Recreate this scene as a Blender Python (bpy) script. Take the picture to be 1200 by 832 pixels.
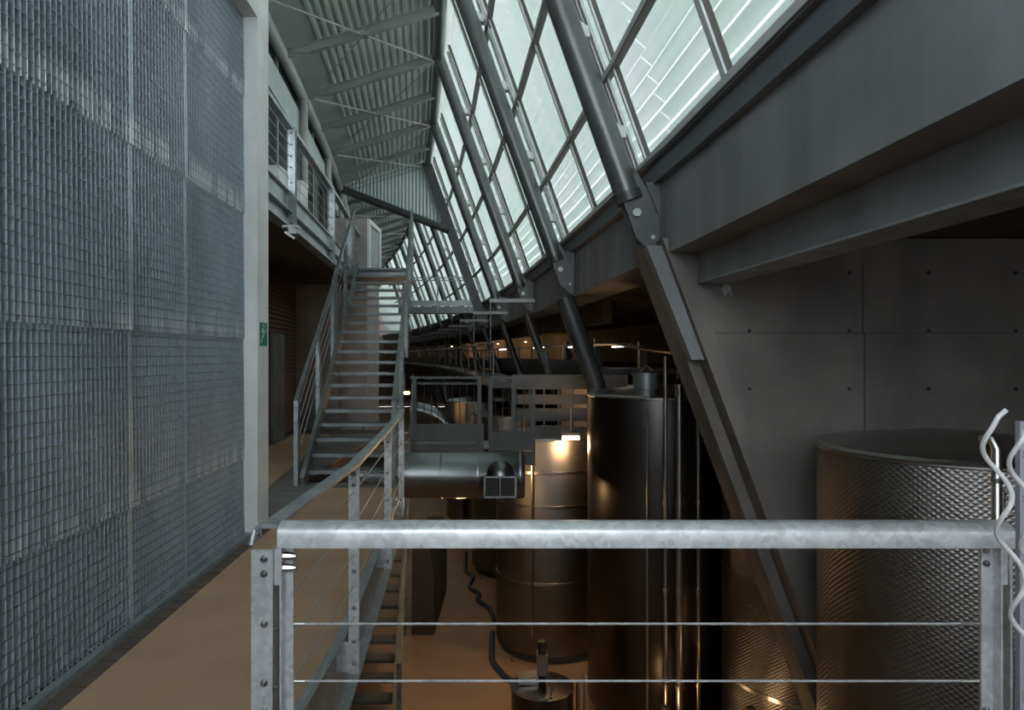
import bpy, math, random
from mathutils import Vector, Matrix
random.seed(7)
for o in list(bpy.data.objects): bpy.data.objects.remove(o)
SC = bpy.context.scene
COL = SC.collection
E = 1.676                      # eye height above the walkway
FLOOR = -3.78                  # lower cellar floor

# ------------------------------------------------------------------ camera, world, exposure
cam = bpy.data.cameras.new('camera'); camo = bpy.data.objects.new('camera', cam); COL.objects.link(camo)
cam.lens = 24.0; cam.sensor_width = 36.0; cam.clip_start = 0.05; cam.clip_end = 400
camo.location = (0, 0, E); camo.rotation_euler = (math.pi/2, 0, 0)
SC.camera = camo
w = bpy.data.worlds.new('world'); SC.world = w; w.use_nodes = True
bg = w.node_tree.nodes['Background']; bg.inputs[0].default_value = (0.91, 0.95, 1.0, 1); bg.inputs[1].default_value = 8.0
SC.view_settings.view_transform = 'Standard'; SC.view_settings.look = 'None'
SC.view_settings.gamma = 1.0; SC.view_settings.use_curve_mapping = False
SC.view_settings.exposure = 0.0
SC.cycles.use_denoising = True
SC.cycles.max_bounces = 8; SC.cycles.diffuse_bounces = 5; SC.cycles.glossy_bounces = 3
SC.cycles.transparent_max_bounces = 12; SC.cycles.sample_clamp_indirect = 6.0
SC.cycles.caustics_reflective = False; SC.cycles.caustics_refractive = False

# ------------------------------------------------------------------ curved building frame
def c(s): return -(0.055*s + 0.00225*s*s)
def P(u, s, H): return Vector((u + c(s), s, H + E))
V = Vector

# ------------------------------------------------------------------ mesh helpers
class MB:
    def __init__(self): self.v = []; self.f = []
    def add(self, vs, fs):
        n = len(self.v); self.v += [tuple(p) for p in vs]
        self.f += [tuple(i+n for i in f) for f in fs]; return self
    def hexa(self, p):      # 8 points: bottom 4 ccw, top 4 ccw
        return self.add(p, [(3,2,1,0),(4,5,6,7),(0,1,5,4),(1,2,6,5),(2,3,7,6),(3,0,4,7)])
    def box(self, x0, x1, y0, y1, z0, z1):
        return self.hexa([(x0,y0,z0),(x1,y0,z0),(x1,y1,z0),(x0,y1,z0),(x0,y0,z1),(x1,y0,z1),(x1,y1,z1),(x0,y1,z1)])
    def bar(self, a, b, w, h, up=(0,0,1)):
        a, b = V(a), V(b); d = (b-a).normalized(); up = V(up)
        if abs(d.dot(up)) > 0.98: up = V((0,1,0)) if abs(d.y) < 0.9 else V((1,0,0))
        sd = d.cross(up).normalized()*(w/2); u2 = sd.cross(d).normalized()*(h/2)
        return self.hexa([a-sd-u2, a+sd-u2, b+sd-u2, b-sd-u2, a-sd+u2, a+sd+u2, b+sd+u2, b-sd+u2])
    def tube(self, pts, r, n=10, cap=True):
        pts = [V(p) for p in pts]; rs = r if isinstance(r, (list, tuple)) else [r]*len(pts)
        rings = []; t0 = (pts[1]-pts[0]).normalized()
        ref = V((0,0,1)) if abs(t0.z) < 0.9 else V((1,0,0))
        nrm = (ref - t0*ref.dot(t0)).normalized()
        vs = []
        for i, p in enumerate(pts):
            if i == 0: t = t0
            elif i == len(pts)-1: t = (pts[i]-pts[i-1]).normalized()
            else: t = (pts[i+1]-pts[i-1]).normalized()
            nrm = (nrm - t*nrm.dot(t)).normalized(); bn = t.cross(nrm)
            for k in range(n):
                a = 2*math.pi*k/n
                vs.append(p + (nrm*math.cos(a) + bn*math.sin(a))*rs[i])
        fs = []
        for i in range(len(pts)-1):
            for k in range(n):
                k2 = (k+1) % n
                fs.append((i*n+k, i*n+k2, (i+1)*n+k2, (i+1)*n+k))
        if cap:
            fs.append(tuple(range(n-1, -1, -1))); m = (len(pts)-1)*n; fs.append(tuple(range(m, m+n)))
        return self.add(vs, fs)
    def lathe(self, prof, cx=0, cy=0, n=48):   # profile of (r, z)
        vs = []
        for r, z in prof:
            for k in range(n):
                a = 2*math.pi*k/n; vs.append((cx + r*math.cos(a), cy + r*math.sin(a), z))
        fs = []
        for i in range(len(prof)-1):
            for k in range(n):
                k2 = (k+1) % n; fs.append((i*n+k, i*n+k2, (i+1)*n+k2, (i+1)*n+k))
        fs.append(tuple(range(n-1, -1, -1))); m = (len(prof)-1)*n; fs.append(tuple(range(m, m+n)))
        return self.add(vs, fs)
    def prism(self, poly, ext):
        ext = V(ext); n = len(poly); a = [V(p) for p in poly]; b = [p+ext for p in a]
        fs = [tuple(range(n-1, -1, -1)), tuple(range(n, 2*n))] + [(i, (i+1) % n, n+(i+1) % n, n+i) for i in range(n)]
        return self.add(a+b, fs)
    def sweep(self, prof, ss, closed=True):    # profile of (u, H) swept along the building curve
        n = len(prof); vs = [P(u, s, H) for s in ss for u, H in prof]; fs = []
        for i in range(len(ss)-1):
            for k in range(n if closed else n-1):
                k2 = (k+1) % n; fs.append((i*n+k, i*n+k2, (i+1)*n+k2, (i+1)*n+k))
        if closed:
            fs.append(tuple(range(n-1, -1, -1))); m = (len(ss)-1)*n; fs.append(tuple(range(m, m+n)))
        return self.add(vs, fs)
    def bolt(self, p, nrm, r=0.012, h=0.012):
        p = V(p); nrm = V(nrm).normalized()
        return self.tube([p, p+nrm*h*0.6, p+nrm*h], [r, r*0.9, r*0.45], 8)
    def mesh(self, name, mat, smooth=False):
        me = bpy.data.meshes.new(name); me.from_pydata(self.v, [], self.f)
        me.materials.append(mat); me.update()
        import bmesh
        bm = bmesh.new(); bm.from_mesh(me); bmesh.ops.recalc_face_normals(bm, faces=bm.faces); bm.to_mesh(me); bm.free()
        if smooth:
            me.shade_smooth(); me.set_sharp_from_angle(angle=0.7)
        return me
    def build(self, name, mat, parent=None, smooth=False):
        return link(name, self.mesh(name, mat, smooth), parent)

def link(name, data, parent=None, local=False):
    o = bpy.data.objects.new(name, data); COL.objects.link(o)
    if parent is not None:
        o.parent = parent
        if not local: o.matrix_parent_inverse = wmat(parent).inverted()
    return o
def wmat(o):
    m = Matrix.Translation(o.location) @ o.rotation_euler.to_matrix().to_4x4()
    return (wmat(o.parent) @ o.matrix_parent_inverse @ m) if o.parent else m
def tag(o, label=None, cat=None, group=None, kind=None):
    if label: o['label'] = label
    if cat: o['category'] = cat
    if group: o['group'] = group
    if kind: o['kind'] = kind
    return o
def empty(name, loc, label, cat, group=None):
    o = link(name, None); o.location = loc; o.empty_display_size = 0.1
    return tag(o, label, cat, group)
def struct(o, label=None, cat=None): return tag(o, label, cat, kind='structure')
def sempty(name, loc, label, cat):
    o = link(name, None); o.location = loc; return struct(o, label, cat)
def arange(a, b, st):
    n = max(1, int(round((b-a)/st))); return [a + (b-a)*i/n for i in range(n+1)]

# ------------------------------------------------------------------ materials
def mat(name, col, rough=0.5, metal=0.0, var=0.15, vscale=3.0, stretch=(1,1,1), bump=0.0, bscale=40.0,
        streak=None, spangle=0.0, emit=None, estr=0.0, spec=0.5):
    m = bpy.data.materials.new(name); m.use_nodes = True; nt = m.node_tree; N = nt.nodes; L = nt.links
    b = N['Principled BSDF']
    b.inputs['Roughness'].default_value = rough; b.inputs['Metallic'].default_value = metal
    b.inputs['Specular IOR Level'].default_value = spec
    tc = N.new('ShaderNodeTexCoord'); mp = N.new('ShaderNodeMapping'); L.new(tc.outputs['Object'], mp.inputs[0])
    mp.inputs['Scale'].default_value = stretch
    nz = N.new('ShaderNodeTexNoise'); nz.inputs['Scale'].default_value = vscale; nz.inputs['Detail'].default_value = 6
    L.new(mp.outputs[0], nz.inputs['Vector'])
    rp = N.new('ShaderNodeMapRange'); rp.inputs[1].default_value = 0.3; rp.inputs[2].default_value = 0.7
    rp.inputs[3].default_value = 1-var; rp.inputs[4].default_value = 1+var
    L.new(nz.outputs[0], rp.inputs[0]); fac = rp.outputs[0]
    if spangle > 0:
        vo = N.new('ShaderNodeTexVoronoi'); vo.inputs['Scale'].default_value = 45
        L.new(tc.outputs['Object'], vo.inputs['Vector'])
        sep = N.new('ShaderNodeSeparateColor'); L.new(vo.outputs['Color'], sep.inputs[0])
        r2 = N.new('ShaderNodeMapRange'); r2.inputs[3].default_value = 1-spangle; r2.inputs[4].default_value = 1+spangle
        L.new(sep.outputs[0], r2.inputs[0])
        mu = N.new('ShaderNodeMath'); mu.operation = 'MULTIPLY'; L.new(fac, mu.inputs[0]); L.new(r2.outputs[0], mu.inputs[1]); fac = mu.outputs[0]
    if streak:
        mp2 = N.new('ShaderNodeMapping'); L.new(tc.outputs['Object'], mp2.inputs[0]); mp2.inputs['Scale'].default_value = streak
        n2 = N.new('ShaderNodeTexNoise'); n2.inputs['Scale'].default_value = 1.0; n2.inputs['Detail'].default_value = 4
        L.new(mp2.outputs[0], n2.inputs['Vector'])
        r3 = N.new('ShaderNodeMapRange'); r3.inputs[1].default_value = 0.35; r3.inputs[2].default_value = 0.7
        r3.inputs[3].default_value = 0.8; r3.inputs[4].default_value = 1.22
        L.new(n2.outputs[0], r3.inputs[0])
        mu = N.new('ShaderNodeMath'); mu.operation = 'MULTIPLY'; L.new(fac, mu.inputs[0]); L.new(r3.outputs[0], mu.inputs[1]); fac = mu.outputs[0]
    vm = N.new('ShaderNodeVectorMath'); vm.operation = 'SCALE'; vm.inputs[0].default_value = col[:3]
    L.new(fac, vm.inputs['Scale']); L.new(vm.outputs[0], b.inputs['Base Color'])
    if bump > 0:
        n3 = N.new('ShaderNodeTexNoise'); n3.inputs['Scale'].default_value = bscale; n3.inputs['Detail'].default_value = 3
        L.new(mp.outputs[0], n3.inputs['Vector'])
        bp = N.new('ShaderNodeBump'); bp.inputs['Strength'].default_value = bump; bp.inputs['Distance'].default_value = 0.01
        L.new(n3.outputs[0], bp.inputs['Height']); L.new(bp.outputs[0], b.inputs['Normal'])
    if emit:
        b.inputs['Emission Color'].default_value = (*emit, 1); b.inputs['Emission Strength'].default_value = estr
    return m

def tank_mat(name, col, rough, pitch=0.045, strength=0.6):
    m = mat(name, col, rough, 1.0, 0.12, 2.0)
    nt = m.node_tree; N = nt.nodes; L = nt.links; b = N['Principled BSDF']
    tc = N.new('ShaderNodeTexCoord'); sp = N.new('ShaderNodeSeparateXYZ'); L.new(tc.outputs['Object'], sp.inputs[0])
    def M(op, a, bb=None):
        n = N.new('ShaderNodeMath'); n.operation = op
        for i, x in enumerate((a, bb)):
            if x is None: continue
            if isinstance(x, (int, float)): n.inputs[i].default_value = x
            else: L.new(x, n.inputs[i])
        return n.outputs[0]
    ang = M('MULTIPLY', M('ARCTAN2', sp.outputs[1], sp.outputs[0]), 1.1)
    k = math.pi/(pitch*1.6); z = M('MULTIPLY', sp.outputs[2], 1.35)
    a = M('ABSOLUTE', M('SINE', M('MULTIPLY', M('ADD', ang, z), k)))
    d = M('ABSOLUTE', M('SINE', M('MULTIPLY', M('SUBTRACT', ang, z), k)))
    h = M('MULTIPLY', a, d)
    bp = N.new('ShaderNodeBump'); bp.inputs['Strength'].default_value = strength; bp.inputs['Distance'].default_value = 0.012
    L.new(h, bp.inputs['Height']); L.new(bp.outputs[0], b.inputs['Normal'])
    return m

def glass_mat(name, tint, trans):
    m = bpy.data.materials.new(name); m.use_nodes = True; nt = m.node_tree; N = nt.nodes; L = nt.links
    N.remove(N['Principled BSDF']); out = N['Material Output']
    t = N.new('ShaderNodeBsdfTransparent'); t.inputs[0].default_value = (*tint, 1)
    d = N.new('ShaderNodeBsdfTranslucent')
    tc = N.new('ShaderNodeTexCoord'); nz = N.new('ShaderNodeTexNoise'); nz.inputs['Scale'].default_value = 0.9; nz.inputs['Detail'].default_value = 3
    L.new(tc.outputs['Object'], nz.inputs['Vector'])
    cr = N.new('ShaderNodeValToRGB'); cr.color_ramp.elements[0].position = 0.35; cr.color_ramp.elements[1].position = 0.68
    cr.color_ramp.elements[0].color = (tint[0]*0.84, tint[1]*0.96, tint[2]*0.88, 1); cr.color_ramp.elements[1].color = (tint[0], tint[1], tint[2], 1)
    L.new(nz.outputs[0], cr.inputs[0]); L.new(cr.outputs[0], d.inputs[0])
    mx = N.new('ShaderNodeMixShader'); mx.inputs[0].default_value = 1-trans
    L.new(t.outputs[0], mx.inputs[1]); L.new(d.outputs[0], mx.inputs[2])
    g = N.new('ShaderNodeBsdfGlossy'); g.inputs['Roughness'].default_value = 0.15; g.inputs[0].default_value = (0.9, 0.95, 1, 1)
    mx2 = N.new('ShaderNodeMixShader'); mx2.inputs[0].default_value = 0.05
    L.new(mx.outputs[0], mx2.inputs[1]); L.new(g.outputs[0], mx2.inputs[2]); L.new(mx2.outputs[0], out.inputs[0])
    return m

def grating_mat():
    m = mat('grating_zinc', (0.52, 0.60, 0.68), 0.45, 0.4, 0.22, 1.3, (1, 1, 0.5), spangle=0.10)
    nt = m.node_tree; N = nt.nodes; L = nt.links; b = N['Principled BSDF']
    # whitish blotches along the lower panel edges, strongest in the two upper rows
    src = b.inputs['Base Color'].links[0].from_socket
    at = N.new('ShaderNodeAttribute'); at.attribute_name = 'pale_edge'
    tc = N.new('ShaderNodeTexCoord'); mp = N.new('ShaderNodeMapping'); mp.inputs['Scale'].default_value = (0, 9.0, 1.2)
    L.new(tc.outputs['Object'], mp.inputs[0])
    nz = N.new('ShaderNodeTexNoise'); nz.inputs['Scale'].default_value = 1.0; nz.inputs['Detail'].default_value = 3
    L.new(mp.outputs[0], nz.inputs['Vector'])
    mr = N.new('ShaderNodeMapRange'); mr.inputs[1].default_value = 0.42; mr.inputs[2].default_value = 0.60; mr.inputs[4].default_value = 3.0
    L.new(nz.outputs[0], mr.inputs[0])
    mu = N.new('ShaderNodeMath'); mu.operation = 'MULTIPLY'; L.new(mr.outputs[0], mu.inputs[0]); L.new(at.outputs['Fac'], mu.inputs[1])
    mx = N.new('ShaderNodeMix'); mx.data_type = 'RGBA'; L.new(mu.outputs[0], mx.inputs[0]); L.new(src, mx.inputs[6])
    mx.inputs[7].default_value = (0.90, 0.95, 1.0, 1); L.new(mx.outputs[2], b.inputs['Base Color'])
    return m

GALV   = mat('galvanised_steel', (0.42, 0.45, 0.47), 0.42, 0.6, 0.2, 5.0, spangle=0.12)
GALVL  = mat('galvanised_steel_bright', (0.64, 0.645, 0.67), 0.38, 0.5, 0.12, 6.0, spangle=0.14, bump=0.05, bscale=20)
GALVD  = mat('weathered_steel', (0.24, 0.26, 0.27), 0.45, 0.6, 0.2, 4.0, spangle=0.08)
STEEL  = mat('grey_painted_steel', (0.38, 0.40, 0.39), 0.38, 0.4, 0.12, 3.0)
TUBEST = mat('column_steel', (0.135, 0.14, 0.14), 0.36, 0.5, 0.12, 3.0)
STAIRS = mat('stair_steel', (0.235, 0.255, 0.26), 0.45, 0.55, 0.18, 5.0, spangle=0.10)
STAIRD = mat('stair_tread_steel', (0.17, 0.185, 0.19), 0.5, 0.5, 0.18, 5.0, spangle=0.10)
DARKST = mat('dark_painted_steel', (0.075, 0.08, 0.083), 0.45, 0.3, 0.15, 3.0)
FLASH  = mat('slate_flashing', (0.15, 0.17, 0.19), 0.5, 0.2, 0.08, 2.0)
ALU    = mat('pale_aluminium', (0.80, 0.83, 0.84), 0.45, 0.1, 0.08, 3.0)
GASKET = mat('brown_gasket', (0.10, 0.09, 0.08), 0.7, 0.0, 0.1)
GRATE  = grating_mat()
CONC   = mat('dark_concrete', (0.20, 0.183, 0.17), 0.85, 0.0, 0.22, 1.3, bump=0.15, bscale=25, streak=(1.6, 1.6, 0.18))
CONCB  = mat('beam_concrete', (0.25, 0.26, 0.27), 0.7, 0.0, 0.16, 1.2, bump=0.1, bscale=20, streak=(0.3, 1.8, 0.25))
CONCP  = mat('pinkish_concrete', (0.42, 0.39, 0.37), 0.85, 0.0, 0.12, 1.6, bump=0.1)
PLAST  = mat('white_plaster', (0.84, 0.84, 0.84), 0.75, 0.0, 0.12, 2.2, bump=0.1, bscale=30)
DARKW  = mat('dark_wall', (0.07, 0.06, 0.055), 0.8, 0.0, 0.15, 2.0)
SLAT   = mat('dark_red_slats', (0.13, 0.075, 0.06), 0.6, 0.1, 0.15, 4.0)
SOFFIT = mat('brown_soffit', (0.11, 0.085, 0.07), 0.8, 0.0, 0.15, 1.0)
DECK   = mat('dark_deck_board', (0.115, 0.085, 0.07), 0.6, 0.0, 0.25, 4.0, (0.5, 4, 4), bump=0.1)
DECKG  = mat('grey_deck_board', (0.16, 0.15, 0.14), 0.6, 0.0, 0.25, 4.0, (0.5, 4, 4), bump=0.1)
MAT    = mat('coir_mat', (0.52, 0.345, 0.225), 0.95, 0.0, 0.10, 1.5, bump=0.5, bscale=260, spec=0.1)
ROOF   = mat('roof_sheet_steel', (0.60, 0.65, 0.61), 0.45, 0.4, 0.10, 1.0)
GABLE  = mat('gable_sheet', (0.62, 0.70, 0.70), 0.5, 0.3, 0.08, 1.0)
PALE   = mat('pale_green_band', (0.66, 0.73, 0.71), 0.5, 0.1, 0.08, 2.0)
CREAM  = mat('cream_tube_paint', (0.48, 0.48, 0.45), 0.45, 0.2, 0.08, 2.0)
PANE   = glass_mat('frosted_pane', (0.32, 0.331, 0.330), 0.30)
LOUV   = glass_mat('white_glass_louver', (0.50, 0.52, 0.52), 0.03)
CLEAR  = glass_mat('clear_pane', (0.95, 0.97, 0.97), 0.95)
DGLASS = mat('dark_glass', (0.03, 0.04, 0.045), 0.08, 0.0, 0.1, 1.0, spec=0.8)
INOX   = mat('stainless_steel', (0.50, 0.49, 0.47), 0.28, 1.0, 0.1, 2.0)
INOXD  = mat('duct_steel', (0.22, 0.225, 0.23), 0.32, 1.0, 0.15, 2.0)
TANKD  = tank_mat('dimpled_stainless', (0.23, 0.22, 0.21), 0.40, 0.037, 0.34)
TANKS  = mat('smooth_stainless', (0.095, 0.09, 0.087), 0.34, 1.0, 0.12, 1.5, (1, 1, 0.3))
TILE   = mat('terracotta_floor', (0.42, 0.27, 0.17), 0.55, 0.0, 0.12, 1.2)
RUBBER = mat('blue_rubber_hose', (0.03, 0.05, 0.09), 0.4, 0.0, 0.1)
BLACK  = mat('black_plastic', (0.02, 0.02, 0.022), 0.4, 0.0, 0.1)
WHITE  = mat('white_coating', (0.80, 0.79, 0.80), 0.35, 0.0, 0.05)
STAFF  = mat('grey_blue_staff', (0.42, 0.43, 0.50), 0.5, 0.0, 0.06)
GREEN  = mat('sign_green', (0.0, 0.24, 0.14), 0.5, 0.0, 0.03)
INK    = mat('dark_ink', (0.04, 0.04, 0.05), 0.6)
WARM   = mat('warm_lamp_glow', (1, 0.8, 0.5), 0.5, emit=(1.0, 0.62, 0.28), estr=30)
COOL   = mat('fluorescent_glow', (1, 1, 1), 0.5, emit=(1.0, 0.95, 0.88), estr=6)

FR = [7.4 + 4.8*n for n in range(0, 14)]           # portal frames
S0, S1 = -6.0, 72.0

# ================================================================== STRUCTURE
# ---- cellar floor
o = MB().sweep([(-9, FLOOR-E-0.2), (9.5, FLOOR-E-0.2), (9.5, FLOOR-E), (-9, FLOOR-E)], arange(S0, S1, 4)).build('floor_lower', TILE)
struct(o, 'terracotta coloured cellar floor far below the walkway', 'floor')

# ---- walkway floor
fl = sempty('floor', (-1.5, 3, 0), 'walkway floor of dark boards between grating wall and side railing', 'floor')
side_path = [(-0.846, 2.375), (-0.86, 3.72), (-0.99, 5.35), (-1.11, 6.68), (-1.21, 7.5)]
def side_x(y):
    for (x0, y0), (x1, y1) in zip(side_path, side_path[1:]):
        if y <= y1: return x0 + (x1-x0)*(y-y0)/(y1-y0)
    return side_path[-1][0] - 0.10*(y-side_path[-1][1])
def wall_x(y): return -2.13 - 0.055*y
MB().box(-2.6, 2.6, -3.4, 2.36, -0.16, -0.03).build('near_slab', DECK, fl)
slab = MB()
ys = arange(2.36, 8.9, 0.6)
for a, b in zip(ys, ys[1:]):
    xa, xb = side_x(max(a, 2.38))-0.13, side_x(b)-0.13
    slab.hexa([(-6, a, -0.22), (xa, a, -0.22), (xb, b, -0.22), (-6, b, -0.22), (-6, a, -0.035), (xa, a, -0.035), (xb, b, -0.035), (-6, b, -0.035)])
slab.box(-8, -2.80, 8.9, 15.6, -0.22, -0.035)
slab.build('slab', DARKW, fl)
y = 2.40
while y < 8.88:
    b = y + 0.135
    xl = wall_x(y)-0.03 if y < 6.1 else -4.2
    MB().hexa([(xl, y, -0.035), (side_x(y)-0.135, y, -0.035), (side_x(b)-0.135, b, -0.035), (xl, b, -0.035),
               (xl, y, 0), (side_x(y)-0.135, y, 0), (side_x(b)-0.135, b, 0), (xl, b, 0)]).build('board', DECKG if y > 6.0 else DECK, fl)
    y += 0.15
while y < 14.5:
    MB().box(-4.9, -2.80, y, y+0.135, -0.035, 0).build('board', DECKG, fl); y += 0.15
# edge channel of the walkway
for (x0, y0), (x1, y1) in zip(side_path, side_path[1:]):
    m = MB(); a, b = V((x0-0.10, y0, 0)), V((x1-0.10, y1, 0))
    m.bar(a+V((0,0,-0.075)), b+V((0,0,-0.075)), 0.012, 0.40)
    m.bar(a+V((0.03,0,-0.27)), b+V((0.03,0,-0.27)), 0.08, 0.012)
    m.bar(a+V((0.02,0,0.12)), b+V((0.02,0,0.12)), 0.05, 0.012)
    m.build('edge_channel', GALV, fl)
MB().box(-0.95, 2.6, 2.37, 2.385, -0.28, 0.10).build('edge_channel', GALV, fl)

# ---- left wall: galvanised grating panels
WL = sempty('wall_left', (wall_x(3), 3, 0), 'tall wall of galvanised steel grating along the walkway', 'wall')
cols = [-3.2, -1.4, 0.4, 2.3, 4.22, 5.02, 6.30]
rowz = [0.03, 0.73, 1.83, 2.98, 4.06, 4.80]
TILT = 0.012
def gratpanel(y0, y1, z0, z1, pale_edge):
    mb = MB(); n = max(3, int(round((y1-y0-0.03)/0.0465)))
    for i in range(n+1):
        yy = y0+0.015 + (y1-y0-0.03)*i/n; x = wall_x(yy)
        th = 0.0055 if 0 < i < n else 0.02
        za, zb = z0+0.0005, z1-0.0005
        mb.hexa([(x-0.045+TILT, yy-th/2, za), (x+TILT, yy-th/2, za), (x+TILT, yy+th/2, za), (x-0.045+TILT, yy+th/2, za),
                 (x-0.045, yy-th/2, zb), (x, yy-th/2, zb), (x, yy+th/2, zb), (x-0.045, yy+th/2, zb)])
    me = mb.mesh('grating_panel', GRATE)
    at = me.attributes.new('pale_edge', 'FLOAT', 'POINT')
    # split of value by vertex height (bottom verts carry the whitish blotches) needs mid rows, so add them
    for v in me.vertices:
        at.data[v.index].value = pale_edge if v.co.z < (z0+z1)/2 else -pale_edge*4.0
    o = link('grating_panel', me, WL)
    rods = MB(); nz = max(3, int(round((z1-z0)/0.0655)))
    for j in range(nz):
        zz = z0 + (j+0.5)*(z1-z0)/nz; t = TILT*(z1-zz)/(z1-z0)
        rods.bar((wall_x(y0)+t-0.002, y0+0.01, zz), (wall_x(y1)+t-0.002, y1-0.01, zz), 0.0045, 0.0045)
    rods.build('cross_rods', GALVD, o)
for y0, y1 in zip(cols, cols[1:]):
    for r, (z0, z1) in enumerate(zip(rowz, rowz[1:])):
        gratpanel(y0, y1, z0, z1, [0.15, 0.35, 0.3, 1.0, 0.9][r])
MB().hexa([(wall_x(-3.3)-0.14, -3.3, 0), (wall_x(-3.3)-0.10, -3.3, 0), (wall_x(6.3)-0.10, 6.3, 0), (wall_x(6.3)-0.14, 6.3, 0),
           (wall_x(-3.3)-0.14, -3.3, 4.8), (wall_x(-3.3)-0.10, -3.3, 4.8), (wall_x(6.3)-0.10, 6.3, 4.8), (wall_x(6.3)-0.14, 6.3, 4.8)]).build('backing_sheet', GALVD, WL)
MB().bar((wall_x(-3.2)+0.045, -3.2, 0.02), (wall_x(6.3)+0.045, 6.3, 0.02), 0.05, 0.04).build('base_angle', GALV, WL)
# plaster end frame
tr = sempty('trim_1', (wall_x(6.3), 6.4, 0), 'white plaster frame around the end of the grating wall', 'frame')
xp = wall_x(6.3)
MB().box(xp-0.25, xp+0.125, 6.31, 6.59, 0.02, 5.12).build('frame_post', PLAST, tr)
MB().hexa([(wall_x(-3.3)-0.25, -3.3, 4.8), (wall_x(-3.3)+0.125, -3.3, 4.8), (xp+0.125, 6.309, 4.8), (xp-0.25, 6.309, 4.8),
           (wall_x(-3.3)-0.25, -3.3, 5.12), (wall_x(-3.3)+0.125, -3.3, 5.12), (xp+0.125, 6.309, 5.12), (xp-0.25, 6.309, 5.12)]).build('frame_lintel', PLAST, tr)
MB().box(xp-0.2, xp+0.13, 6.30, 6.6, 0.0, 0.022).build('frame_foot', GALVD, tr)

# ---- roof
RF = sempty('ceiling', P(-2, 16, 6.9), 'sloping corrugated steel roof with rafters and tie rods', 'roof')
def roofH(u): return 6.72 + (u+3.6)*0.3
def corr():
    pts = [(-3.75, roofH(-3.75)), (-2.95, roofH(-2.95))]; u = -2.95; p = 0.17
    while u < -0.1:
        for du, dh in ((0.0, 0), (0.025, -0.045), (0.085, -0.045), (0.11, 0)):
            pts.append((u+du, roofH(u+du)+dh))
        u += p
    pts += [(0.30, roofH(0.30))]
    return pts
CP = corr()
RB = [7.4 + 2.4*n for n in range(-6, 28)]
for a, b in zip(RB, RB[1:]):
    MB().sweep(CP, [a, b], closed=False).build('roof_sheet', ROOF, RF)
for s in RB[3:]:
    m = MB(); A, B = P(-3.52, s, 6.50), P(-0.30, s, 7.48)
    up = V((0,0,1)); n = (B-A).normalized(); k = V((-n.z, 0, n.x))
    C = A + (B-A)*0.13
    m.bar(A, B, 0.13, 0.02, k)
    m.bar(C-k*0.17, B-k*0.17, 0.13, 0.02, k); m.bar(A-k*0.03, C-k*0.17, 0.12, 0.02, k)
    m.prism([A, C-k*0.165, B-k*0.165, B, ], (0, 0.012, 0))
    m.bar(A+V((-0.12,0,-0.1)), A+V((0.2,0,-0.02)), 0.05, 0.16)
    m.build('rafter', STEEL, RF)
for s in FR[:10]:
    a, b = s, s+4.8
    for q, (p0, p1) in enumerate(((P(-3.45, a, 6.40), P(-0.32, b, 7.30)), (P(-0.32, a, 7.30), P(-3.45, b, 6.40)))):
        r = 0.022 if q == 0 else 0.01
        MB().tube([p0, p1], r, 6).build('brace_rod', CREAM if q == 0 else STEEL, RF)
    mid = (P(-3.45, a, 6.40)+P(-0.32, b, 7.30))/2
    MB().box(mid.x-0.11, mid.x+0.11, mid.y-0.09, mid.y+0.09, mid.z-0.04, mid.z+0.05).build('brace_node', GALV, RF)
MB().tube([P(-3.62, s, 6.42) for s in arange(-4, S1, 2.4)], 0.13, 12).build('eave_tube', CREAM, RF, True)
MB().tube([P(-0.24, s, 7.42) for s in arange(-4, S1, 2.4)], 0.13, 12).build('ridge_tube', TUBEST, RF, True)
# gable infill at the fifth frame
gs = FR[4]
gz = MB(); gv = []; gf = []
xl, xr = P(-3.4, gs, 0).x, P(0.50, gs, 0).x
N_ = 56
for i in range(N_+1):
    t = i/N_; u = -3.4 + 3.86*t
    lo = 6.30 - 1.45*t
    hi = min(roofH(u)-0.1, 7.5 - (u+0.35)/0.357 if u > -0.35 else 99)
    off = 0.03 if (i//1) % 2 else 0.0
    p = P(u, gs, 0); gv += [(p.x, gs-0.05+off, lo+E), (p.x, gs-0.05+off, hi+E)]
for i in range(N_): gf.append((2*i, 2*i+2, 2*i+3, 2*i+1))
gz.add(gv, gf).build('gable_sheet', GABLE, RF)
MB().tube([P(-3.55, gs-0.25, 6.40), P(0.60, gs-0.25, 4.80)], 0.15, 14).build('gable_chord', DARKST, RF, True)

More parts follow.
